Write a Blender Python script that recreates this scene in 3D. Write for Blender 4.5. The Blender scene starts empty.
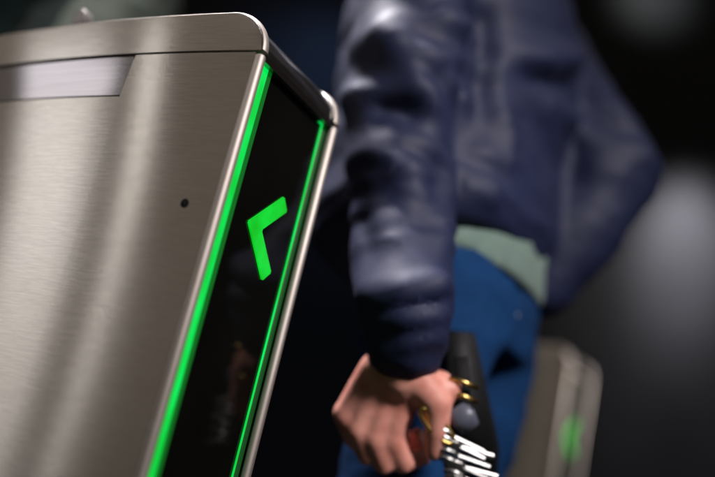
import bpy, bmesh, math, random
from mathutils import Vector, Matrix, noise
random.seed(4)
S = bpy.context.scene
COL = S.collection
PI = math.pi

# ------------------------------------------------------------------ helpers
def link(o, parent=None):
    COL.objects.link(o)
    if parent is not None:
        o.parent = parent
    return o

def tag(o, label=None, cat=None, group=None, kind=None):
    for k, v in (('label', label), ('category', cat), ('group', group), ('kind', kind)):
        if v:
            o[k] = v
    return o

def empty(name, loc, rz=0.0):
    o = bpy.data.objects.new(name, None)
    o.empty_display_size = 0.1
    o.location = loc
    o.rotation_euler = (0, 0, rz)
    return link(o)

def finish(name, bm, mat, parent=None, smooth=True, uv=True):
    """one bmesh -> one mesh object; UVs follow x (along the brushing) and z"""
    bmesh.ops.recalc_face_normals(bm, faces=bm.faces[:])
    if uv:
        lay = bm.loops.layers.uv.new('uv')
        for f in bm.faces:
            for l in f.loops:
                c = l.vert.co
                l[lay].uv = (c.x * 1.0 + c.y * 0.73, c.z + c.y * 0.11)
    me = bpy.data.meshes.new(name)
    bm.to_mesh(me)
    bm.free()
    me.materials.append(mat)
    for p in me.polygons:
        p.use_smooth = smooth
    o = bpy.data.objects.new(name, me)
    return link(o, parent)

def bevel(bm, w, seg=3, ang=30):
    es = [e for e in bm.edges if len(e.link_faces) == 2 and e.calc_face_angle(0) > math.radians(ang)]
    if es:
        bmesh.ops.bevel(bm, geom=es, offset=w, segments=seg, affect='EDGES', profile=0.5, clamp_overlap=True)

def sharp(o, ang=35):
    """keep flat faces flat: mark edges over the angle as sharp"""
    me = o.data
    bm = bmesh.new(); bm.from_mesh(me)
    for e in bm.edges:
        if len(e.link_faces) == 2 and e.calc_face_angle(0) > math.radians(ang):
            e.smooth = False
    bm.to_mesh(me); bm.free()
    return o

def box(bm, x0, x1, y0, y1, z0, z1):
    vs = [bm.verts.new((x, y, z)) for x in (x0, x1) for y in (y0, y1) for z in (z0, z1)]
    for a, b, c, d in ((0, 1, 3, 2), (4, 6, 7, 5), (0, 4, 5, 1), (2, 3, 7, 6), (0, 2, 6, 4), (1, 5, 7, 3)):
        bm.faces.new((vs[a], vs[b], vs[c], vs[d]))

def tube(bm, pts, rad, n=16, flat=None):
    """closed tube through pts; rad per point: r or (r_side, r_other); flat = reference direction of r_side"""
    pts = [Vector(p) for p in pts]
    rings = []
    ref = Vector(flat) if flat is not None else None
    for i, p in enumerate(pts):
        t = (pts[min(i + 1, len(pts) - 1)] - pts[max(i - 1, 0)]).normalized()
        if ref is None:
            ref = Vector((0, 0, 1)) if abs(t.z) < 0.8 else Vector((1, 0, 0))
        s = (ref - t * ref.dot(t)).normalized()
        q = t.cross(s)
        r = rad[i] if isinstance(rad, (list, tuple)) else rad
        ra, rb = r if isinstance(r, (list, tuple)) else (r, r)
        rings.append([bm.verts.new(p + s * math.cos(2 * PI * k / n) * ra + q * math.sin(2 * PI * k / n) * rb) for k in range(n)])
    for a, b in zip(rings, rings[1:]):
        for k in range(n):
            bm.faces.new((a[k], a[(k + 1) % n], b[(k + 1) % n], b[k]))
    bm.faces.new(rings[0][::-1])
    bm.faces.new(rings[-1])

def ball(bm, c, r, sub=3):
    rr = r if isinstance(r, (tuple, list)) else (r, r, r)
    m = Matrix.Translation(c) @ Matrix.Diagonal((rr[0], rr[1], rr[2], 1))
    bmesh.ops.create_icosphere(bm, subdivisions=sub, radius=1, matrix=m)

def capsule(bm, pts, rad, n=14):
    """a limb: balls at both ends and a tapering tube between"""
    tube(bm, pts, rad, n)
    for p, r in ((pts[0], rad[0]), (pts[-1], rad[-1])):
        rv = r if not isinstance(r, (tuple, list)) else min(r)
        ball(bm, p, rv * 0.995, 2)

def remeshed(bm, voxel, smooth_it=3):
    """union of overlapping closed shapes as one continuous skin"""
    bmesh.ops.recalc_face_normals(bm, faces=bm.faces[:])
    me = bpy.data.meshes.new('tmp'); bm.to_mesh(me); bm.free()
    o = bpy.data.objects.new('tmp', me); COL.objects.link(o)
    m = o.modifiers.new('r', 'REMESH'); m.mode = 'VOXEL'; m.voxel_size = voxel; m.use_smooth_shade = True
    if smooth_it:
        s = o.modifiers.new('s', 'SMOOTH'); s.factor = 0.5; s.iterations = smooth_it
    dg = bpy.context.evaluated_depsgraph_get()
    out = bpy.data.meshes.new_from_object(o.evaluated_get(dg))
    bpy.data.objects.remove(o); bpy.data.meshes.remove(me)
    b = bmesh.new(); b.from_mesh(out); bpy.data.meshes.remove(out)
    return b

# ------------------------------------------------------------------ materials
def new_mat(name):
    m = bpy.data.materials.new(name); m.use_nodes = True
    nt = m.node_tree
    return m, nt, nt.nodes['Principled BSDF']

def N(nt, typ, **kw):
    n = nt.nodes.new(typ)
    for k, v in kw.items():
        if k in n.inputs:
            n.inputs[k].default_value = v
        else:
            setattr(n, k, v)
    return n

def coords(nt, scale, kind='Object', rot=(0, 0, 0)):
    tc = N(nt, 'ShaderNodeTexCoord')
    mp = N(nt, 'ShaderNodeMapping')
    mp.inputs['Scale'].default_value = scale
    mp.inputs['Rotation'].default_value = rot
    nt.links.new(tc.outputs[kind], mp.inputs['Vector'])
    return mp.outputs['Vector']

def ramp(nt, src, a, b, p0=0.3, p1=0.7):
    r = N(nt, 'ShaderNodeValToRGB')
    r.color_ramp.elements[0].position = p0; r.color_ramp.elements[0].color = (*a, 1)
    r.color_ramp.elements[1].position = p1; r.color_ramp.elements[1].color = (*b, 1)
    nt.links.new(src, r.inputs['Fac'])
    return r.outputs['Color']

def simple(name, col, rough=0.5, metal=0.0, var=0.15, scale=30, bump=0.0, spec=None, coat=0):
    m, nt, b = new_mat(name)
    nz = N(nt, 'ShaderNodeTexNoise', Scale=scale, Detail=5.0)
    nt.links.new(coords(nt, (1, 1, 1)), nz.inputs['Vector'])
    c = ramp(nt, nz.outputs['Fac'], tuple(x * (1 - var) for x in col), tuple(min(1, x * (1 + var)) for x in col))
    nt.links.new(c, b.inputs['Base Color'])
    b.inputs['Roughness'].default_value = rough
    b.inputs['Metallic'].default_value = metal
    if spec is not None:
        b.inputs['Specular IOR Level'].default_value = spec
    if coat:
        b.inputs['Coat Weight'].default_value = coat
    if bump:
        bp = N(nt, 'ShaderNodeBump', Strength=bump, Distance=0.002)
        nt.links.new(nz.outputs['Fac'], bp.inputs['Height'])
        nt.links.new(bp.outputs['Normal'], b.inputs['Normal'])
    return m

def brushed(name, col=(0.60, 0.555, 0.51), rough=0.33, aniso=0.8, along=(3.0, 3.0, 900.0), bump=0.06):
    """brushed stainless steel: fine grain along x, smudges, anisotropic gloss"""
    m, nt, b = new_mat(name)
    b.inputs['Metallic'].default_value = 1
    b.inputs['Anisotropic'].default_value = aniso
    b.inputs['Anisotropic Rotation'].default_value = 0.25
    tg = N(nt, 'ShaderNodeTangent', direction_type='UV_MAP'); tg.uv_map = 'uv'
    nt.links.new(tg.outputs['Tangent'], b.inputs['Tangent'])
    g = N(nt, 'ShaderNodeTexNoise', Scale=1.0, Detail=4.0, Roughness=0.7)
    nt.links.new(coords(nt, along), g.inputs['Vector'])
    s = N(nt, 'ShaderNodeTexNoise', Scale=9.0, Detail=4.0, Roughness=0.5)
    nt.links.new(coords(nt, (1, 1, 1.6)), s.inputs['Vector'])
    ca = ramp(nt, g.outputs['Fac'], tuple(x * 0.88 for x in col), tuple(min(1, x * 1.07) for x in col), 0.3, 0.72)
    cb = ramp(nt, s.outputs['Fac'], (0.945, 0.93, 0.91), (1, 1, 1), 0.3, 0.7)
    mx = N(nt, 'ShaderNodeMix', data_type='RGBA', blend_type='MULTIPLY')
    mx.inputs['Factor'].default_value = 1
    nt.links.new(ca, mx.inputs['A']); nt.links.new(cb, mx.inputs['B'])
    nt.links.new(mx.outputs['Result'], b.inputs['Base Color'])
    mr = N(nt, 'ShaderNodeMapRange')
    mr.inputs['To Min'].default_value = rough - 0.008; mr.inputs['To Max'].default_value = rough + 0.012
    nt.links.new(s.outputs['Fac'], mr.inputs['Value'])
    nt.links.new(mr.outputs['Result'], b.inputs['Roughness'])
    bp = N(nt, 'ShaderNodeBump', Strength=bump, Distance=0.0004)
    nt.links.new(g.outputs['Fac'], bp.inputs['Height'])
    nt.links.new(bp.outputs['Normal'], b.inputs['Normal'])
    return m

def glow(name, col, strength, col2=None, scale=(60, 60, 22)):
    m, nt, b = new_mat(name)
    b.inputs['Base Color'].default_value = (0.01, 0.05, 0.015, 1)
    b.inputs['Roughness'].default_value = 0.25
    nz = N(nt, 'ShaderNodeTexNoise', Scale=1.0, Detail=2.0)
    nt.links.new(coords(nt, scale), nz.inputs['Vector'])
    nt.links.new(ramp(nt, nz.outputs['Fac'], col, col2 or col, 0.35, 0.65), b.inputs['Emission Color'])
    b.inputs['Emission Strength'].default_value = strength
    return m

def cloth(name, col, col2, rough, fold=0.35, weave=900, sheen=0.2, scale=9, spec=0.5):
    m, nt, b = new_mat(name)
    v = coords(nt, (1, 1, 1))
    nz = N(nt, 'ShaderNodeTexNoise', Scale=scale, Detail=6.0, Roughness=0.6, Distortion=0.8)
    nt.links.new(v, nz.inputs['Vector'])
    nt.links.new(ramp(nt, nz.outputs['Fac'], col, col2, 0.3, 0.7), b.inputs['Base Color'])
    b.inputs['Roughness'].default_value = rough
    b.inputs['Sheen Weight'].default_value = sheen
    b.inputs['Specular IOR Level'].default_value = spec
    wv = N(nt, 'ShaderNodeTexNoise', Scale=weave, Detail=2.0)
    nt.links.new(v, wv.inputs['Vector'])
    b1 = N(nt, 'ShaderNodeBump', Strength=fold, Distance=0.012)
    nt.links.new(nz.outputs['Fac'], b1.inputs['Height'])
    b2 = N(nt, 'ShaderNodeBump', Strength=0.15, Distance=0.0006)
    nt.links.new(wv.outputs['Fac'], b2.inputs['Height'])
    nt.links.new(b1.outputs['Normal'], b2.inputs['Normal'])
    nt.links.new(b2.outputs['Normal'], b.inputs['Normal'])
    return m

STEEL = brushed('brushed_steel', (0.66, 0.625, 0.59), 0.235, 1.0, (55, 55, 800.0), 0.0)
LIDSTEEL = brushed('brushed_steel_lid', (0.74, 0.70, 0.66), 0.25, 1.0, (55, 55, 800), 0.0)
POST = brushed('satin_steel', (0.52, 0.47, 0.44), 0.6, 0.0, (200, 200, 8.0), 0.03)
TRIM = brushed('trim_steel', (0.42, 0.36, 0.32), 0.3, 0.3)
BLACKGLASS = simple('black_glass', (0.004, 0.004, 0.0035), 0.06, 0, 0.2, 12, spec=0.35)
BLACKGLOSS = simple('black_gloss_cover', (0.012, 0.011, 0.011), 0.16, 0, 0.2, 60)
RUBBER = simple('black_rubber', (0.004, 0.004, 0.0045), 0.7, 0, 0.2, 200, spec=0.2)
SMOKED = brushed('smoked_metal_window', (0.37, 0.35, 0.375), 0.09, 0.0, (6, 6, 300), 0.0)
LED = glow('green_led', (0.0, 0.62, 0.045), 1.0, (0.0, 0.88, 0.12))
REFLGLOW = glow('green_reflection_glow', (0.0, 0.11, 0.006), 1.0)  # the strip's green reflection, put into an emissive colour
REFLFAINT = glow('faint_reflection_glow', (0.0, 0.03, 0.002), 1.0)  # same reflection as weaker emission, for the other side
ARROW = glow('green_arrow_led', (0.0, 0.50, 0.006), 1.0, (0.0, 0.68, 0.03), (50, 50, 50))
KNOB = simple('knob_steel', (0.42, 0.39, 0.385), 0.5, 0.6, 0.15, 200)
NAVY = cloth('navy_jacket_nylon', (0.0045, 0.008, 0.034), (0.008, 0.0125, 0.048), 0.66, 0.15, 900, 0.0, 6, 0.4)
DENIM = cloth('blue_denim', (0.003, 0.022, 0.075), (0.004, 0.036, 0.12), 0.9, 0.25, 1400, 0.0, 14, 0.15)
SHIRT = cloth('grey_green_shirt', (0.10, 0.155, 0.135), (0.145, 0.21, 0.18), 0.9, 0.3, 1200, 0.1, 10)
PALE = cloth('pale_green_coat', (0.12, 0.16, 0.13), (0.20, 0.24, 0.19), 0.8, 0.5, 900, 0.1, 8)
TEAL = cloth('dark_teal_sweater', (0.006, 0.020, 0.020), (0.012, 0.035, 0.034), 0.9, 0.2, 900, 0.1, 10)
GREYCLOTH = cloth('dark_grey_trousers', (0.02, 0.022, 0.026), (0.035, 0.037, 0.042), 0.85, 0.2, 900, 0.05, 12)
SKIN, snt, sb = new_mat('skin')
snz = N(snt, 'ShaderNodeTexNoise', Scale=55.0, Detail=5.0)
snt.links.new(coords(snt, (1, 1, 1)), snz.inputs['Vector'])
snt.links.new(ramp(snt, snz.outputs['Fac'], (0.56, 0.205, 0.155), (0.72, 0.33, 0.265)), sb.inputs['Base Color'])
sb.inputs['Roughness'].default_value = 0.5
sb.inputs['Subsurface Weight'].default_value = 0.15
sb.inputs['Subsurface Radius'].default_value = (0.012, 0.005, 0.003)
HAIR = simple('brown_hair', (0.03, 0.02, 0.014), 0.55, 0, 0.4, 180, 0.6)
SHOE = simple('black_leather', (0.006, 0.006, 0.007), 0.6, 0, 0.3, 80, 0.2, spec=0.25)
BRASS = simple('brass', (0.62, 0.42, 0.14), 0.3, 1, 0.15, 60)
NICKEL = simple('nickel_key', (0.50, 0.49, 0.48), 0.45, 1, 0.12, 120)
FOB = simple('slate_fob', (0.10, 0.11, 0.15), 0.4, 0, 0.2, 60)

# ------------------------------------------------------------------ the gate
LEN_BACK = -0.46
def slope_y(x):
    """plan curve of the near flank: a shallow barrel, easing to parallel at the back"""
    if x > -0.36:
        return -0.008 + 0.0619 * x + 0.253 * x * x
    y0 = -0.008 + 0.0619 * -0.36 + 0.253 * 0.36 ** 2
    s0 = 0.0619 + 0.506 * -0.36
    d = min(0.30, -0.36 - x)
    return y0 - s0 * (d - d * d / 0.60)
YC = 0.0643
def flank(x, side, inset=0.0):
    y = slope_y(x) + inset
    return y if side < 0 else 2 * YC - y
XS = [-0.006 - 0.010 * i for i in range(36)] + [-0.366 - 0.0235 * i for i in range(5)]
XS[-1] = LEN_BACK

def make_gate(name):
    g = empty(name, (0, 0, 0))
    for side in (-1, 1):
        # flank sheet: 2 mm steel, with the notch of the display window
        bm = bmesh.new()
        top_r = lambda x: 0.9990
        cols = []
        xs = [x for x in XS if not (-0.1465 < x < -0.131)]
        edge = [-0.1310, -0.1366, -0.1372, -0.1384, -0.1410]
        xs = sorted(xs + edge, reverse=True)
        def top(x):
            if x > -0.1367: return 0.9990
            if x > -0.1373: return 0.9984
            if x > -0.1385: return 0.9940
            return 0.9567
        for x in xs:
            zt = top(x)
            zs = [0.02, 0.2, 0.45, 0.6, 0.7, 0.8, 0.88, 0.93, 0.9567 if zt > 0.957 else 0.9560, zt if zt > 0.957 else 0.9567]
            cols.append([(x, z) for z in zs])
        outer = [[bm.verts.new((x, flank(x, side), z)) for x, z in c] for c in cols]
        inner = [[bm.verts.new((x, flank(x, side, 0.0022), z)) for x, z in c] for c in cols]
        for A in (outer, inner):
            for a, b in zip(A, A[1:]):
                for i in range(len(a) - 1):
                    bm.faces.new((a[i], b[i], b[i + 1], a[i + 1]))
        for k in range(len(outer) - 1):
            bm.faces.new((outer[k][-1], outer[k + 1][-1], inner[k + 1][-1], inner[k][-1]))
            bm.faces.new((outer[k][0], inner[k][0], inner[k + 1][0], outer[k + 1][0]))
        for c in (0, -1):
            for i in range(len(outer[c]) - 1):
                bm.faces.new((outer[c][i], outer[c][i + 1], inner[c][i + 1], inner[c][i]))
        bevel(bm, 0.0007, 2, 50)
        sharp(finish('side_panel', bm, STEEL, g), 40)
        # display window set back behind the flank, with its black gasket
        bm = bmesh.new()
        wx = [-0.1335 - 0.01 * i for i in range(31)]
        a = [[bm.verts.new((x, flank(x, side, dy), z)) for dy, z in ((0.0030, 0.953), (0.0030, 1.0008), (0.008, 1.0008), (0.008, 0.953))] for x in wx]
        for p, q in zip(a, a[1:]):
            for i in range(4):
                bm.faces.new((p[i], q[i], q[(i + 1) % 4], p[(i + 1) % 4]))
        bm.faces.new(a[0]); bm.faces.new(a[-1][::-1])
        w = sharp(finish('display_window', bm, SMOKED, g), 40)
        bm = bmesh.new()
        gx = [x for x in xs if x <= -0.1410 and x > -0.45]
        a = [[bm.verts.new((x, flank(x, side, dy), z)) for dy, z in ((0.0005, 0.9570), (0.0005, 0.9586), (0.0029, 0.9586), (0.0029, 0.9570))] for x in gx]
        for p, q in zip(a, a[1:]):
            for i in range(4):
                bm.faces.new((p[i], q[i], q[(i + 1) % 4], p[(i + 1) % 4]))
        bm.faces.new(a[0]); bm.faces.new(a[-1][::-1])
        sl = [(-0.1409, 0.9570), (-0.1387, 0.9940), (-0.1375, 0.9976), (-0.1375, 0.9990), (-0.1398, 0.9990), (-0.1402, 0.9940), (-0.1425, 0.9570)]
        f0 = [bm.verts.new((x, flank(x, side, 0.0012), z)) for x, z in sl]
        f1 = [bm.verts.new((x, flank(x, side, 0.0028), z)) for x, z in sl]
        bm.faces.new(f0); bm.faces.new(f1[::-1])
        for i in range(len(sl)):
            bm.faces.new((f0[i], f0[(i + 1) % len(sl)], f1[(i + 1) % len(sl)], f1[i]))
        sharp(finish('gasket', bm, RUBBER, w), 40)
        # round edge post
        bm = bmesh.new()
        yp = -0.0040 if side < 0 else 2 * YC + 0.0040
        tube(bm, [(-0.0034, yp, z) for z in (0.02, 0.4, 0.7, 0.9960, 0.9976)], [0.0047, 0.0047, 0.0047, 0.0047, 0.0041], 28)
        sharp(finish('edge_post', bm, POST, g), 60)
        # lid rail: rounded front corner, 9.5 mm wide, follows the flank
        prof = []
        r = 0.041
        for i in range(13):
            t = i / 12 * PI / 2
            prof.append((-0.0398 + r * math.cos(t), 0.9995 + r * math.sin(t)))
        bm = bmesh.new()
        lx = [(0.0012, 0.9995, 0.9995)]
        def zoutline(x):
            if x > -0.0398:
                return 0.9995 + math.sqrt(max(0, r * r - (x + 0.0398) ** 2))
            return 1.0405
        xl = [-0.0398 + r * math.cos(i / 14 * PI / 2) for i in range(15)] + [x for x in XS if x < -0.045]
        near, far = [], []
        W = 0.0095
        e = 0.0036
        rings = []
        for x in xl:
            zt = zoutline(x)
            # outward direction of the outline (for rounding the rim)
            if x > -0.0398:
                nx, nz = (x + 0.0398) / r, (zt - 0.9995) / r
            else:
                nx, nz = 0.0, 1.0
            ring = []
            xb = max(min(x, 0.0012), LEN_BACK)
            yy = lambda ins: flank(min(x, -0.002), side, ins)
            ring.append((xb - 0.0 * nx, yy(0.0), 1.0012, 0))
            # rounded rim, 7 steps over a half turn flattened
            for k in range(9):
                t = k / 8 * PI
                ins = (1 - math.cos(t)) / 2 * W
                lift = math.sin(t) ** 0.75 * e - e
                ring.append((x + nx * lift, yy(ins), zt + nz * lift, 1))
            ring.append((xb, yy(W), 1.0012, 0))
            rings.append(ring)
        first = rings[0]
        V = []
        for ri, ring in enumerate(rings):
            row = []
            for (x, y, z, k) in ring:
                row.append(bm.verts.new((x, y, max(z, 1.0012))))
            V.append(row)
        for a, b in zip(V, V[1:]):
            for i in range(len(a)):
                j = (i + 1) % len(a)
                try:
                    bm.faces.new((a[i], b[i], b[j], a[j]))
                except ValueError:
                    pass
        bm.faces.new(V[-1][::-1])
        bmesh.ops.remove_doubles(bm, verts=bm.verts[:], dist=0.00005)
        bmesh.ops.dissolve_degenerate(bm, edges=bm.edges[:], dist=0.00005)
        lr = sharp(finish('lid_rail', bm, LIDSTEEL, g), 45)
        lr.data.materials.append(POST)
        for p in lr.data.polygons:
            if abs(p.normal.y) < 0.93:
                p.material_index = 1
        # fixing screw: black socket head in a shallow ring
        bm = bmesh.new()
        y0 = flank(-0.033, side)
        s = -1 if side < 0 else 1
        tube(bm, [(-0.033, y0 - s * 0.001, 0.859), (-0.033, y0 + s * 0.0004, 0.859)], [0.0041, 0.0039], 20)
        tube(bm, [(-0.0338, y0 + s * 0.0003, 0.8584), (-0.0338, y0 + s * 0.0009, 0.8584)], [0.0026, 0.0022], 6)
        sharp(finish('fixing_screw', bm, RUBBER, g), 40)
        # light strip beside the end glass
        bm = bmesh.new()
        if side < 0:
            box(bm, -0.0086, -0.0070, 0.0012, 0.0160, 0.02, 0.9965)
            strip = finish('light_strip', bm, LED, g, False)
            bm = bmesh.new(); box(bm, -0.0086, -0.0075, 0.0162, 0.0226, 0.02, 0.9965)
            finish('reflection_glow', bm, REFLGLOW, strip, False)  # glowing bar stands in for the strip's reflection beside it
        else:
            box(bm, -0.0086, -0.0070, 0.1185, 0.1194, 0.02, 0.9960)
            box(bm, -0.0086, -0.0070, 0.1130, 0.11845, 0.9948, 0.9960)
            strip = finish('light_strip', bm, LED, g, False)
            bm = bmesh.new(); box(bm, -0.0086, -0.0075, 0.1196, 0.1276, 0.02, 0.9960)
            finish('reflection_glow', bm, REFLFAINT, strip, False)  # faint glowing bar in place of reflected green
    # end glass
    bm = bmesh.new()
    box(bm, -0.0134, -0.0088, 0.0005, 2 * YC - 0.0005, 0.02, 0.9994)
    finish('end_panel', bm, BLACKGLASS, g, False)
    # steel trim bar under the gloss cover
    bm = bmesh.new()
    box(bm, -0.0068, -0.0015, 0.0008, 2 * YC - 0.0008, 0.9952, 1.0010)
    bevel(bm, 0.0014, 3)
    sharp(finish('trim_bar', bm, TRIM, g), 40)
    # black gloss cover curving over the top between the lid rails
    bm = bmesh.new()
    pr = []
    for i in range(19):
        t = i / 18 * PI / 2
        pr.append((-0.0405 + 0.0375 * math.cos(t), 1.0014 + 0.0365 * math.sin(t)))
    for x in (-0.1, -0.2, -0.3, -0.36, -0.42, LEN_BACK + 0.003):
        pr.append((x, 1.0379))
    rows = []
    for x, z in pr:
        a, b = flank(min(x, -0.002), -1, 0.0085), flank(min(x, -0.002), 1, 0.0085)
        rows.append([bm.verts.new((x, a + (b - a) * k / 6, z)) for k in range(7)])
    for a, b in zip(rows, rows[1:]):
        for i in range(6):
            bm.faces.new((a[i], a[i + 1], b[i + 1], b[i]))
    bot = [[bm.verts.new((x if x < -0.0405 else min(x, -0.0050), v.co.y, 1.0014)) for v in rw] for (x, z), rw in list(zip(pr, rows))[1:]]
    bot = [rows[0]] + bot
    for a, b in zip(bot, bot[1:]):
        for i in range(6):
            try: bm.faces.new((a[i], b[i], b[i + 1], a[i + 1]))
            except ValueError: pass
    sharp(finish('lid_cover', bm, BLACKGLOSS, g), 40)
    # back end and plinth
    bm = bmesh.new()
    box(bm, LEN_BACK + 0.0005, LEN_BACK + 0.004, flank(LEN_BACK, -1, 0.0025), flank(LEN_BACK, 1, 0.0025), 0.02, 0.9975)
    finish('back_panel', bm, STEEL, g, False)
    bm = bmesh.new()
    box(bm, LEN_BACK - 0.01, -0.012, 0.004, 2 * YC - 0.004, 0.0, 0.0195)
    finish('plinth', bm, RUBBER, g, False)
    # green arrow on the end glass
    v, zc, A, w, th = 0.0449, 0.8660, 0.0585, 0.01515, 0.762
    c, s_ = math.cos(th), math.sin(th)
    poly = [(v, zc), (v + A * c, zc + A * s_), (v + A * c + w * s_, zc + A * s_ - w * c), (v + w / s_, zc),
            (v + A * c + w * s_, zc - A * s_ + w * c), (v + A * c, zc - A * s_)]
    bm = bmesh.new()
    f0 = [bm.verts.new((-0.0070, y, z)) for y, z in poly]
    f1 = [bm.verts.new((-0.0086, y, z)) for y, z in poly]
    bm.faces.new(f0); bm.faces.new(f1[::-1])
    for i in range(6):
        bm.faces.new((f0[i], f0[(i + 1) % 6], f1[(i + 1) % 6], f1[i]))
    ve = [e for e in bm.edges if abs(e.verts[0].co.x - e.verts[1].co.x) > 0.0005]
    bmesh.ops.bevel(bm, geom=ve, offset=0.0012, segments=3, affect='EDGES')
    finish('arrow', bm, ARROW, g, False)
    # round knob on a short stem on the lid
    bm = bmesh.new()
    kx, ky, kz = KNOBPOS
    tube(bm, [(kx, ky + 0.0055, kz), (kx, ky + 0.005, kz), (kx, ky - 0.004, kz), (kx, ky - 0.0052, kz)], [0.0085, 0.0096, 0.0096, 0.0084], 28)
    tube(bm, [(kx, ky, 1.0375), (kx, ky, kz)], [0.0035, 0.0035], 14)
    sharp(finish('knob', bm, KNOB, g), 40)
    return g

KNOBPOS = (-0.266, 0.022, 1.0665)
gate = make_gate('ticket_gate')
tag(gate, 'brushed steel ticket gate close by with bright green light strips and a whole green arrow', 'ticket gate', 'ticket gates')
def copy_tree(o, parent=None):
    c = o.copy(); COL.objects.link(c)
    if parent is not None:
        c.parent = parent
        c.matrix_parent_inverse = o.matrix_parent_inverse
    for ch in [x for x in bpy.data.objects if x.parent is o]:
        copy_tree(ch, c)
    return c
gate2 = copy_tree(gate)
gate2.location = (0, 1.25, 0)
gate2.rotation_euler = (0, 0, math.radians(-7))
tag(gate2, 'blurred steel ticket gate behind the jeans, only its corner and green arrow showing', 'ticket gate', 'ticket gates')

for c in [o for o in bpy.data.objects if o.parent is gate2 and o.name.startswith('light_strip')]:
    if max(v.co.y for v in c.data.vertices) > 0.1:      # no strip is lit on that side of the far gate
        for k in [k for k in bpy.data.objects if k.parent is c] + [c]:
            bpy.data.objects.remove(k)

# ------------------------------------------------------------------ the person
def fold_disp(bm, amp, f, stretch, seed, power=1.3, keep=None):
    bm.normal_update()
    mv = []
    for v in bm.verts:
        p = v.co
        q = Vector((p.x * stretch[0], p.y * stretch[1], p.z * stretch[2])) * f + Vector((seed, seed * 1.7, seed * 0.3))
        q = q + noise.noise_vector(q * 0.45) * 0.9
        r = 1 - abs(noise.noise(q)) * 2.0
        r2 = 1 - abs(noise.noise(q * 2.1 + Vector((9, 3, 5)))) * 2.0
        d = (math.copysign(abs(r) ** power, r) * 0.75 + r2 * 0.3 - 0.35) * amp
        if keep: d *= keep(p)
        mv.append(v.normal * d)
    for v, m in zip(bm.verts, mv):
        v.co += m

def loft(bm, rings, n=40):
    """rings: (cx, cy, z, rx, ry[, dz_front]) ellipses stacked bottom to top; dz tilts the ring up towards +x"""
    R = []
    for rg in rings:
        cx, cy, z, rx, ry = rg[:5]
        dz = rg[5] if len(rg) > 5 else 0
        row = []
        for k in range(n):
            t = 2 * PI * k / n
            ex = 2.4
            ct, st = math.cos(t), math.sin(t)
            m = (abs(ct) ** ex + abs(st) ** ex) ** (-1 / ex)
            row.append(bm.verts.new((cx + rx * ct * m, cy + ry * st * m, z + dz * ct)))
        R.append(row)
    for a, b in zip(R, R[1:]):
        for k in range(n):
            bm.faces.new((a[k], a[(k + 1) % n], b[(k + 1) % n], b[k]))
    bm.faces.new(R[0][::-1]); bm.faces.new(R[-1])

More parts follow.
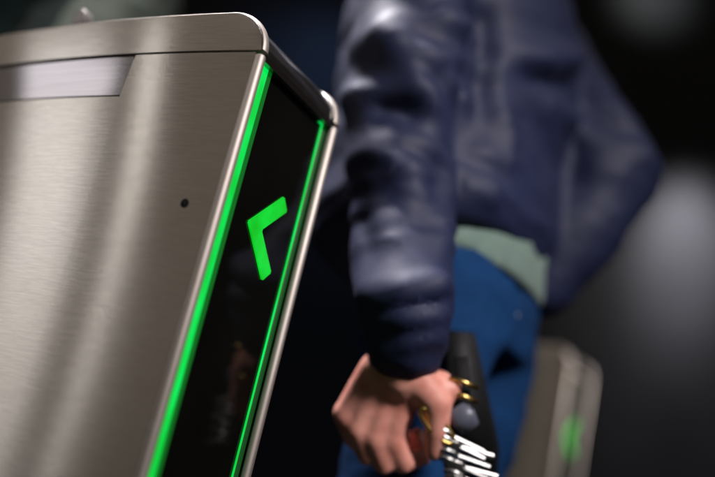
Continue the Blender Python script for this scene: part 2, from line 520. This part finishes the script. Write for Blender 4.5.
# creases of the jacket: line on the cloth, width, height (negative: a hollow)
FOLDS = [
    ([(0.034, 0.216, 1.198), (0.045, 0.225, 1.192), (0.054, 0.239, 1.19), (0.058, 0.265, 1.196)], 0.014, 0.014),
    ([(0.01, 0.208, 1.121), (0.033, 0.219, 1.125), (0.048, 0.244, 1.139), (0.059, 0.282, 1.159)], 0.01, 0.014),
    ([(0.012, 0.209, 1.113), (0.031, 0.216, 1.091), (0.047, 0.227, 1.072), (0.061, 0.245, 1.056)], 0.011, 0.014),
    ([(0.043, 0.231, 1.116), (0.052, 0.255, 1.113), (0.061, 0.283, 1.111), (0.076, 0.294, 1.1)], 0.011, 0.012),
    ([(-0.022, 0.193, 1.161), (-0.009, 0.195, 1.148), (0.002, 0.2, 1.137), (0.012, 0.206, 1.127)], 0.014, 0.012),
    ([(0.026, 0.205, 1.163), (0.043, 0.223, 1.169), (0.054, 0.254, 1.182), (0.067, 0.283, 1.195)], 0.014, 0.01),
    ([(-0.016, 0.202, 1.062), (0.011, 0.204, 1.058), (0.033, 0.213, 1.058), (0.052, 0.23, 1.062)], 0.012, -0.018),
    ([(-0.102, 0.281, 1.151), (-0.031, 0.203, 1.103), (-0.01, 0.201, 1.101), (0.005, 0.207, 1.103)], 0.014, -0.012),
    ([(0.029, 0.202, 0.999), (0.05, 0.209, 0.985), (0.072, 0.216, 0.971), (0.086, 0.237, 0.962)], 0.014, 0.012),
    ([(0.074, 0.279, 0.998), (0.084, 0.299, 1.004), (0.094, 0.318, 1.01), (0.104, 0.339, 1.017)], 0.014, 0.012),
    ([(0.06, 0.192, 0.85), (0.082, 0.193, 0.857), (0.099, 0.204, 0.867), (0.112, 0.223, 0.879)], 0.008, 0.009),
    ([(0.067, 0.2, 0.827), (0.088, 0.2, 0.832), (0.105, 0.207, 0.839), (0.117, 0.227, 0.848)], 0.007, 0.008),
    ([(0.071, 0.212, 0.808), (0.091, 0.21, 0.812), (0.108, 0.216, 0.818), (0.118, 0.237, 0.827)], 0.007, 0.006),
    ([(0.063, 0.197, 0.837), (0.084, 0.196, 0.843), (0.101, 0.205, 0.851), (0.114, 0.224, 0.861)], 0.006, -0.006),
    ([(0.093, 0.316, 1.184), (0.108, 0.351, 1.203), (0.121, 0.398, 1.228), (0.109, 0.54, 1.309)], 0.014, 0.016),
    ([(0.102, 0.33, 1.166), (0.114, 0.362, 1.179), (0.121, 0.409, 1.201), (0.12, 0.494, 1.243)], 0.01, -0.014),
    ([(0.122, 0.418, 1.174), (0.121, 0.526, 1.197), (0.15, 0.537, 1.169), (0.178, 0.544, 1.14)], 0.012, 0.013),
    ([(0.123, 0.551, 1.278), (0.149, 0.551, 1.247), (0.174, 0.554, 1.219), (0.198, 0.561, 1.193)], 0.01, 0.01),
    ([(0.121, 0.539, 1.231), (0.146, 0.54, 1.203), (0.171, 0.539, 1.175), (0.193, 0.55, 1.154)], 0.009, -0.01),
    ([(0.123, 0.376, 1.132), (0.132, 0.425, 1.118), (0.129, 0.525, 1.123), (0.154, 0.528, 1.085)], 0.018, -0.016),
    ([(0.068, 0.283, 1.24), (0.07, 0.284, 1.214), (0.071, 0.289, 1.19), (0.073, 0.29, 1.164)], 0.013, -0.022),
    ([(0.073, 0.29, 1.164), (0.073, 0.297, 1.138), (0.077, 0.296, 1.108), (0.08, 0.295, 1.078)], 0.013, -0.018),
    ([(-0.013, 0.213, 0.954), (0.006, 0.205, 0.93), (0.022, 0.201, 0.907), (0.039, 0.194, 0.885)], 0.014, -0.012),
    ([(0.085, 0.204, 0.919), (0.08, 0.219, 0.954), (0.072, 0.245, 0.996), (0.069, 0.255, 1.034)], 0.014, -0.01),
    ([(0.077, 0.287, 1.061), (0.092, 0.303, 1.059), (0.105, 0.325, 1.06), (0.116, 0.352, 1.062)], 0.014, 0.01),
    ([(0.092, 0.315, 1.126), (0.1, 0.323, 1.109), (0.109, 0.332, 1.092), (0.116, 0.343, 1.076)], 0.014, 0.01),
]

def fold_lines(bm, folds, gain=1.0):
    bm.normal_update()
    nrm = [v.normal.copy() for v in bm.verts]
    for pts, sg, amp in folds:
        P = [Vector(p) for p in pts]
        lo = Vector([min(p[i] for p in P) - 3 * sg for i in range(3)]); hi = Vector([max(p[i] for p in P) + 3 * sg for i in range(3)])
        L = sum((b - a).length for a, b in zip(P, P[1:]))
        for i, v in enumerate(bm.verts):
            c = v.co
            if c.x < lo.x or c.y < lo.y or c.z < lo.z or c.x > hi.x or c.y > hi.y or c.z > hi.z:
                continue
            best = 9; run = 0; at = 0
            for a, b in zip(P, P[1:]):
                ab = b - a
                t = max(0, min(1, (c - a).dot(ab) / ab.length_squared))
                d = (a + ab * t - c).length
                if d < best:
                    best, at = d, (run + ab.length * t) / L
                run += ab.length
            taper = min(1, 0.35 + 2.5 * min(at, 1 - at))
            v.co = c + nrm[i] * (amp * gain * taper * math.exp(-best * best / (2 * sg * sg)))

PX, PY = -0.022, 0.470            # where the person stands
# hand axes: to the viewer's right, up the arm, towards the viewer
HA = Vector((0.88, 0.42, 0.22)); HB = Vector((-0.069, -0.341, 0.9375)); HC = Vector((0.47, -0.84, -0.271))
HO = Vector((0.066, 0.268, 0.738))
def H(a, b, c): return HO + HA * a + HB * b + HC * c

def make_person(name):
    p = empty(name, (0, 0, 0))
    L = []
    # ---- body: one continuous skin
    bm = bmesh.new()
    x, y = PX, PY
    loft(bm, [(x + .045, y, 0.86, .070, .135), (x + .042, y, 0.95, .072, .14), (x + .01, y, 1.08, .078, .13), (x, y, 1.25, .080, .145), (x, y, 1.38, .078, .15), (x - .01, y, 1.45, .06, .10), (x - .005, y, 1.50, .055, .058), (x + .01, y, 1.56, .054, .056)], 28)
    for s in (-1, 1):
        sw = 0.02 * s
        capsule(bm, [(x + .054, y + s * .084, .88), (x + .056, y + s * .086, .78), (x + .040 - sw, y + s * .09, .50), (x - .01 - sw * 2, y + s * .09, .28), (x - .025 - sw * 3, y + s * .09, .09)], [.062, .056, .046, .042, .036])
        capsule(bm, [(x - .03 - sw * 3, y + s * .09, .06), (x + .12 - sw * 3, y + s * .095, .035)], [.036, .03])
    # right arm hangs, left hand goes into the jacket pocket
    sr, er, wr = (x - .005, y - .175, 1.40), (x + .010, y - .205, 1.10), tuple(H(.010, .075, 0))
    capsule(bm, [sr, er, wr, tuple(H(.008, .048, 0))], [.052, .040, .030, .028])
    sl, el, wl = (x + .01, y + .175, 1.40), (x + .180, y + .125, 1.150), (x + .125, y + .09, .985)
    capsule(bm, [sl, el, wl, (x + .09, y + .075, .93)], [.052, .042, .030, .032])
    # right hand: back of the hand to the viewer, closed round the keys
    kn = [(-.050, .010, -.012), (-.036, -.004, -.004), (-.019, -.012, .001), (-.001, -.013, .002)]
    pp = [(-.041, -.016, -.013), (-.027, -.032, -.006), (-.010, -.040, .000), (.009, -.038, .003)]
    st = [(-.018, .056, -.006), (-.006, .056, -.004), (.006, .056, .000), (.016, .052, .003)]
    for k, q, m in zip(kn, pp, st):
        capsule(bm, [H(*m), H((k[0] + m[0]) / 2, (k[1] + m[1]) / 2, (k[2] + m[2]) / 2 - .003), H(*k)], [.018, .0150, .0122])
        md = H(q[0] + .020, q[1] + .000, q[2] - .024)
        tp = H(q[0] + .016, q[1] + .022, q[2] - .030)
        capsule(bm, [H(*k), H(*q), md, tp], [.0132, .0116, .0102, .0088])
    capsule(bm, [H(.022, .046, .006), H(.042, .022, .012), H(.041, -.004, .014), H(.038, -.024, .012)], [.021, .0165, .0125, .0092])
    capsule(bm, [H(.044, .040, .0), H(.054, .036, .004)], [.016, .013])
    # head with face
    hx, hz = x + .03, 1.655
    ball(bm, (hx, y, hz + .02), (.098, .076, .108), 4)
    ball(bm, (hx + .035, y, hz - .05), (.058, .054, .062), 3)
    tube(bm, [(hx + .092, y, hz + .012), (hx + .112, y, hz - .022), (hx + .098, y, hz - .034)], [.009, .013, .010], 10)
    for s in (-1, 1):
        ball(bm, (hx + .083, y + s * .033, hz + .010), (.014, .016, .011), 2)
        ball(bm, (hx - .005, y + s * .077, hz - .005), (.018, .008, .030), 2)
        ball(bm, (hx + .080, y + s * .033, hz + .030), (.014, .022, .006), 2)
    ball(bm, (hx + .086, y, hz - .060), (.012, .024, .006), 2)
    ball(bm, (hx + .084, y, hz - .072), (.012, .020, .006), 2)
    bm = remeshed(bm, 0.0034, 2)
    L.append(finish('body', bm, SKIN, p, uv=False))
    # ---- hair
    bm = bmesh.new()
    ball(bm, (hx - .012, y, hz + .045), (.100, .084, .098), 4)
    for v in list(bm.verts):
        if v.co.x > hx + .045 and v.co.z < hz + .085 or v.co.z < hz - .04:
            v.co.x = min(v.co.x, hx + .03); v.co.z = max(v.co.z, hz - .045)
    fold_disp(bm, .006, 30, (1, 1, .4), 2)
    L.append(finish('hair', bm, HAIR, p, uv=False))
    # ---- jeans
    bm = bmesh.new()
    loft(bm, [(x + .048, y, .86, .090, .165), (x + .046, y, .92, .094, .168), (x + .038, y, .975, .094, .160), (x + .030, y, 1.02, .090, .152)], 40)
    for s in (-1, 1):
        sw = 0.02 * s
        capsule(bm, [(x + .054, y + s * .084, .90), (x + .056, y + s * .086, .78), (x + .040 - sw, y + s * .09, .50), (x - .01 - sw * 2, y + s * .09, .28), (x - .025 - sw * 3, y + s * .09, .10)], [.080, .075, .064, .060, .060], 22)
    bm = remeshed(bm, 0.008, 4)
    fold_disp(bm, .006, 11, (1, 1, 1.5), 5)
    L.append(finish('jeans', bm, DENIM, p, uv=False))
    # pocket edge: a stitched band curving over the hip, and the waistband
    bm = bmesh.new()
    pts = []
    for i in range(12):
        t = i / 11
        ang = math.radians(-82 + 70 * t)
        zz = .955 - .040 * t * t - .012 * t
        pts.append((x + .044 + (.098 * math.cos(ang)) * 1.0, y + .170 * math.sin(ang) * 1.0, zz))
    tube(bm, pts, [(.004, .002)] * 12, 8, (0, 0, 1))
    st = finish('pocket_edge', bm, cloth('denim_seam', (.012, .05, .13), (.03, .07, .16), .9), p, uv=False)
    L.append(st)
    # ---- shirt hem showing under the jacket
    bm = bmesh.new()
    loft(bm, [(x + .014, y, .952, .130, .176, -.012), (x + .012, y, 1.00, .132, .176), (x + .008, y, 1.08, .108, .16), (x, y, 1.3, .100, .168), (x, y, 1.44, .07, .11)], 48)
    bm = remeshed(bm, 0.008, 3)
    fold_disp(bm, .005, 13, (1, 1, .6), 8)
    L.append(finish('shirt', bm, SHIRT, p, uv=False))
    # ---- jacket: torso and sleeves as one skin, wrinkled
    bm = bmesh.new()
    loft(bm, [(x + .008, y, 0.960, .134, .200, .026), (x + .010, y, 1.00, .142, .206, .022), (x + .005, y, 1.12, .142, .204, .01), (x - .008, y, 1.25, .150, .212), (x - .010, y, 1.36, .135, .212), (x - .012, y, 1.43, .105, .165), (x - .01, y, 1.49, .080, .085), (x - .005, y, 1.53, .076, .080)], 48)
    capsule(bm, [sr, (x - .002, y - .200, 1.25), (x + .010, y - .212, 1.10), (x + .045, y - .206, .96), tuple(H(.011, .120, 0)), tuple(H(.013, .082, 0))], [.080, .072, .062, .057, .049, .044], 22)
    capsule(bm, [sl, ((sl[0] + el[0]) / 2, (sl[1] + el[1]) / 2, (sl[2] + el[2]) / 2), el, ((wl[0] + el[0]) / 2, (wl[1] + el[1]) / 2, (wl[2] + el[2]) / 2), wl], [.086, .082, .080, .068, .052], 22)
    bm = remeshed(bm, 0.007, 5)
    fold_lines(bm, [(p, g, a if a > 0 else a * .65) for p, g, a in FOLDS], 1.15)
    fold_disp(bm, .007, 6.5, (0.7, 0.7, 2.0), 3.3)
    bmesh.ops.smooth_vert(bm, verts=bm.verts[:], factor=.5)
    bmesh.ops.smooth_vert(bm, verts=bm.verts[:], factor=.5)
    fold_disp(bm, .002, 13, (0.7, 0.7, 2.2), 7.1)
    L.append(finish('jacket', bm, NAVY, p, uv=False))
    # ---- shoes
    for s in (-1, 1):
        sw = 0.02 * s
        bm = bmesh.new()
        bx = x - .03 - sw * 3
        capsule(bm, [(bx - .035, y + s * .09, .052), (bx + .04, y + s * .092, .055), (bx + .15, y + s * .10, .038), (bx + .20, y + s * .10, .030)], [.045, .05, .042, .028])
        box(bm, bx - .08, bx + .225, y + s * .095 - .042, y + s * .095 + .042, 0.0, .022)
        bm = remeshed(bm, 0.005, 4)
        L.append(finish('shoe', bm, SHOE, p, uv=False))
    return p

person = make_person('person')
tag(person, 'person in a creased navy jacket and blue jeans holding keys in a lowered fist', 'person')

# second traveller, well behind: same build, other clothes
other = copy_tree(person)
swap = {'jacket': PALE, 'jeans': GREYCLOTH, 'shirt': TEAL, 'pocket_edge': GREYCLOTH}
for c in [o for o in bpy.data.objects if o.parent is other]:
    base = c.name.split('.')[0]
    if base in swap:
        c.material_slots[0].link = 'OBJECT'
        c.material_slots[0].material = swap[base]
    if base == 'shirt':                       # a sweater with sleeves under the open coat
        c.name = 'sweater'
        c.data = bpy.data.objects['jacket'].data.copy()
        for v, n in zip(c.data.vertices, [v.normal.copy() for v in c.data.vertices]):
            v.co = v.co - n * .010
    if base == 'jacket':                      # worn open: take the front strip out
        c.name = 'coat'
        c.data = c.data.copy()
        bm = bmesh.new(); bm.from_mesh(c.data)
        dead = [v for v in bm.verts if v.co.x > PX + .04 and -.095 < v.co.y - PY < .125 and v.co.z < 1.50]
        bmesh.ops.delete(bm, geom=dead, context='VERTS')
        bm.to_mesh(c.data); bm.free()
ORZ = math.radians(-50)
off = Matrix.Rotation(ORZ, 3, 'Z') @ Vector((PX + .12, PY, 0))
other.rotation_euler = (0, 0, ORZ)
other.location = (-0.735 - off.x, 0.225 - off.y, 0)
tag(other, 'blurred person in an open pale green coat, a sliver seen above the near gate lid', 'person')

# ------------------------------------------------------------------ keys in the hand
kr = empty('key_bunch', tuple(H(.045, -.01, .012)))
tag(kr, 'bunch of silver keys on a brass ring and dark strap hanging from the fist', 'keys')
def KP(a, b, c): return H(a, b, c) - Vector(kr.location)
bm = bmesh.new()
tube(bm, [KP(.066, .068, -.004), KP(.068, .04, .002), KP(.066, .012, .006), KP(.064, -.006, .008)], [(.007, .002)] * 4, 10, HA)
finish('strap', bm, RUBBER, kr, uv=False)
for b0 in (.045, .031):
    bm = bmesh.new()
    tube(bm, [KP(.054, b0 + .004, .010), KP(.068, b0, .014), KP(.081, b0 - .006, .010)], [.0026] * 3, 10)
    finish('brass_clip', bm, BRASS, kr, uv=False)
bm = bmesh.new()
tube(bm, [KP(.060, .020, .010), KP(.067, .010, .014), KP(.074, .000, .012)], [(.011, .005), (.013, .006), (.010, .005)], 16, HA)
finish('fob', bm, FOB, kr, uv=False)
bm = bmesh.new()
pts = [KP(.040 + .016 * math.cos(2 * PI * i / 24), .004 + .010 * math.sin(2 * PI * i / 24) - .014 * math.cos(2 * PI * i / 24), .022) for i in range(25)]
tube(bm, pts, [.0024] * 25, 8)
finish('ring', bm, BRASS, kr, uv=False)
for i in range(10):
    bm = bmesh.new()
    a0, b0 = .038 + .0012 * i + random.uniform(-.003, .003), .000 - .0068 * i
    ang = math.radians(-20 + random.uniform(-7, 7))
    du = HA * math.cos(ang) + HB * math.sin(ang)
    wv = (HC * .80 + HB * random.uniform(.35, .75)).normalized()
    wv = (wv - du * wv.dot(du)).normalized()
    nv = du.cross(wv)
    base = KP(a0, b0, .016)
    pt = lambda t, q: base + du * t + wv * q
    outl = []
    for k in range(14):
        th = math.radians(40 + 280 * k / 13)
        outl.append((.011 + .011 * math.cos(th), .011 * math.sin(th)))
    outl += [(.030, -.004)]
    for k in range(5):
        outl += [(.033 + k * .005, -.004), (.0355 + k * .005, -.002)]
    outl += [(.056, 0), (.054, .004), (.022, .004)]
    f0 = [bm.verts.new(pt(t, s)) for t, s in outl]
    f1 = [bm.verts.new(v.co - nv * .0022) for v in f0]
    bm.faces.new(f0); bm.faces.new(f1[::-1])
    for k in range(len(f0)):
        bm.faces.new((f0[k], f0[(k + 1) % len(f0)], f1[(k + 1) % len(f0)], f1[k]))
    finish('key', bm, NICKEL, kr, False, uv=False)

pouch = None
bm = bmesh.new()
q = [H(.058, .088, -.046), H(.088, .084, -.056), H(.116, -.040, -.066), H(.112, -.075, -.064), H(.070, -.075, -.050), H(.058, .0, -.044)]
f0 = [bm.verts.new(p) for p in q]; f1 = [bm.verts.new(p - HC * .022) for p in q]
bm.faces.new(f0); bm.faces.new(f1[::-1])
for k in range(6):
    bm.faces.new((f0[k], f0[(k + 1) % 6], f1[(k + 1) % 6], f1[k]))
bevel(bm, .006, 3)
pouch = finish('belt_pouch', bm, SHOE, None, True, uv=False)
tag(pouch, 'black leather pouch hanging at the hip behind the keys', 'pouch')

# ------------------------------------------------------------------ setting
def sheet(name, pts, mat, thick=None):
    bm = bmesh.new()
    vs = [bm.verts.new(p) for p in pts]
    bm.faces.new(vs)
    o = finish(name, bm, mat, None, False, uv=False)
    tag(o, kind='structure')
    return o
FLOORM = simple('dark_floor', (0.03, 0.03, 0.032), 0.35, 0, 0.3, 6)
WALLM = simple('dark_polished_wall', (0.012, 0.013, 0.015), 0.5, 0, 0.25, 1.2, spec=0.1)
sheet('floor', [(-9, -9, 0), (6, -9, 0), (6, 9, 0), (-9, 9, 0)], FLOORM)
sheet('wall', [(-1.9, -4, 0), (4.5, -4, 0), (4.5, -4, 4.5), (-1.9, -4, 4.5)], WALLM)  # unseen wall added behind the camera so the far gate mirrors dark
# back wall, about four metres off
fwd = Vector((-0.47, 0.84, 0)).normalized(); rgt = Vector((0.84, 0.47, 0)).normalized()
o0 = Vector((0.4155, -0.5165, 0)) + fwd * 4.2
o1 = o0 + rgt * 3.2
sheet('wall', [o0 - rgt * 5, o1, o1 + Vector((0, 0, 4.5)), o0 - rgt * 5 + Vector((0, 0, 4.5))], WALLM)
o2 = o1 - fwd * 5 + rgt * 1.5
sheet('wall', [o1, o2, o2 + Vector((0, 0, 4.5)), o1 + Vector((0, 0, 4.5))], WALLM)

# ------------------------------------------------------------------ lamps
def area(name, loc, target, sx, sy, power, col=(1, 1, 1), spread=180):
    l = bpy.data.lights.new(name, 'AREA'); l.shape = 'RECTANGLE'; l.size = sx; l.size_y = sy
    l.energy = power; l.color = col; l.spread = math.radians(spread)
    o = bpy.data.objects.new(name, l); o.location = loc
    o.rotation_euler = (Vector(target) - Vector(loc)).to_track_quat('-Z', 'Y').to_euler()
    return link(o)
def spot(name, loc, target, power, ang, blend=1, col=(1, 1, 1), rad=0.05):
    l = bpy.data.lights.new(name, 'SPOT'); l.energy = power; l.spot_size = math.radians(ang); l.spot_blend = blend
    l.color = col; l.shadow_soft_size = rad
    o = bpy.data.objects.new(name, l); o.location = loc
    o.rotation_euler = (Vector(target) - Vector(loc)).to_track_quat('-Z', 'Y').to_euler()
    return link(o)
def ceiling(name, p0, p1, wid, power, col=(1, 1, 1), z=2.9):
    """a long ceiling luminaire from p0 to p1, facing down"""
    dx, dy = p1[0] - p0[0], p1[1] - p0[1]
    l = bpy.data.lights.new(name, 'AREA'); l.shape = 'RECTANGLE'; l.size = wid; l.size_y = math.hypot(dx, dy)
    l.energy = power; l.color = col
    o = bpy.data.objects.new(name, l)
    o.location = ((p0[0] + p1[0]) / 2, (p0[1] + p1[1]) / 2, z)
    o.rotation_euler = (0, 0, math.atan2(-dx, dy))
    return link(o)
ceiling('hall_light_wide', (-4.1, -2.4), (-9.5, -7.0), 1.3, 48, (1, .98, .98))
ceiling('hall_light_narrow', (-2.75, -2.45), (-7.4, -7.86), 0.08, 11, (1, .97, .95))
def upright(name, az, d, wid, z0, z1, power, col=(1, .97, .95)):
    a = math.radians(az)
    p = (-0.15 + math.sin(a) * d, -math.cos(a) * d, (z0 + z1) / 2)
    return area(name, p, (-0.15, 0, (z0 + z1) / 2), wid, z1 - z0, power, col)
upright('low_fill_light', -53, 9, 1.7, 0.2, 2.3, 8)  # added lamp out of view, brightens the lower steel
upright('low_fill_narrow', -42.3, 9, 0.20, 0.2, 2.3, 2.2)  # added narrow lamp, carries the streak down the steel
area('hall_light_key', (-0.75, 0.12, 2.7), (0.03, .31, 1.10), 0.4, 0.3, 6.5, (1, .95, .97), 36)
area('hand_fill_light', (1.35, -0.55, 1.95), (0.08, .33, 0.92), 0.4, 0.35, 3.4, (1, .94, .93), 46)  # added fill lamp, set low to light the hand
area('far_post_fill', (1.5, 1.32, 2.4), (0.0, 1.27, 0.9), 0.3, 0.3, 2.6, (1, .94, .92), 24)  # added lamp, narrow beam to brighten the far gate's post
wallpt = o0 + Vector((0, 0, 0))
def bg(px, py, d):
    R = Vector((.87969, .42236, .21854)); U = Vector((-.06914, -.34107, .93749)); F = Vector((-.47049, .83981, .27084))
    return Vector((.41552, -.51655, .67706)) + (R * (px - 357.5) / 842.5 - U * (py - 238.5) / 842.5 + F) * d
def on_wall(px, py):
    c = Vector((.41552, -.51655, .67706)); d = bg(px, py, 1) - c
    t = (o0 - c).dot(fwd) / d.dot(fwd)
    return c + d * t
b1 = on_wall(690, 215)
spot('wall_downlight', b1 - fwd * 0.75 + Vector((0, 0, 0.8)), b1 + Vector((0, 0, -.20)), 800, 30, 1, (1, .93, .98), .1)
spot('wall_wash', b1 - fwd * 1.6 + Vector((0, 0, 0.9)), b1 + rgt * .2 + Vector((0, 0, -.8)), 260, 56, 1, (1, .97, .97), .1)
b2 = on_wall(655, -10)
spot('wall_downlight', b2 - fwd * 0.9 + Vector((0, 0, 0.3)), b2, 60, 34, 1, (.95, 1, .97), .1)

b3 = on_wall(300, 120)
spot('wall_cool_fill', b3 - fwd * 1.2 + Vector((0, 0, 1.2)), b3 + Vector((0, 0, -.5)), 60, 75, 1, (.25, .45, 1), .1)  # added bluish fill, tints the dark wall navy

# ------------------------------------------------------------------ world, camera, view
w = bpy.data.worlds.new('World'); S.world = w; w.use_nodes = True
bgn = w.node_tree.nodes['Background']
bgn.inputs['Color'].default_value = (1.0, .86, .72, 1)
bgn.inputs['Strength'].default_value = 0.16
cd = bpy.data.cameras.new('camera'); cam = bpy.data.objects.new('camera', cd); link(cam)
cd.sensor_width = 36; cd.lens = 842.5 / 715 * 36
cd.clip_start = 0.01; cd.clip_end = 100
Rv = Vector((0.87968993, 0.42235938, 0.21853645)); Uv = Vector((-0.06913953, -0.34107134, 0.93749137)); Fv = Vector((-0.47049479, 0.83981123, 0.2708353))
M = Matrix((Rv, Uv, -Fv)).transposed().to_4x4()
M.translation = Vector((0.41551538, -0.5165481, 0.67706279))
cam.matrix_world = M
cd.dof.use_dof = True; cd.dof.focus_distance = 0.735; cd.dof.aperture_fstop = cd.lens / 34.0
S.camera = cam
S.view_settings.view_transform = 'Standard'; S.view_settings.look = 'None'
S.view_settings.exposure = 0; S.view_settings.gamma = 1
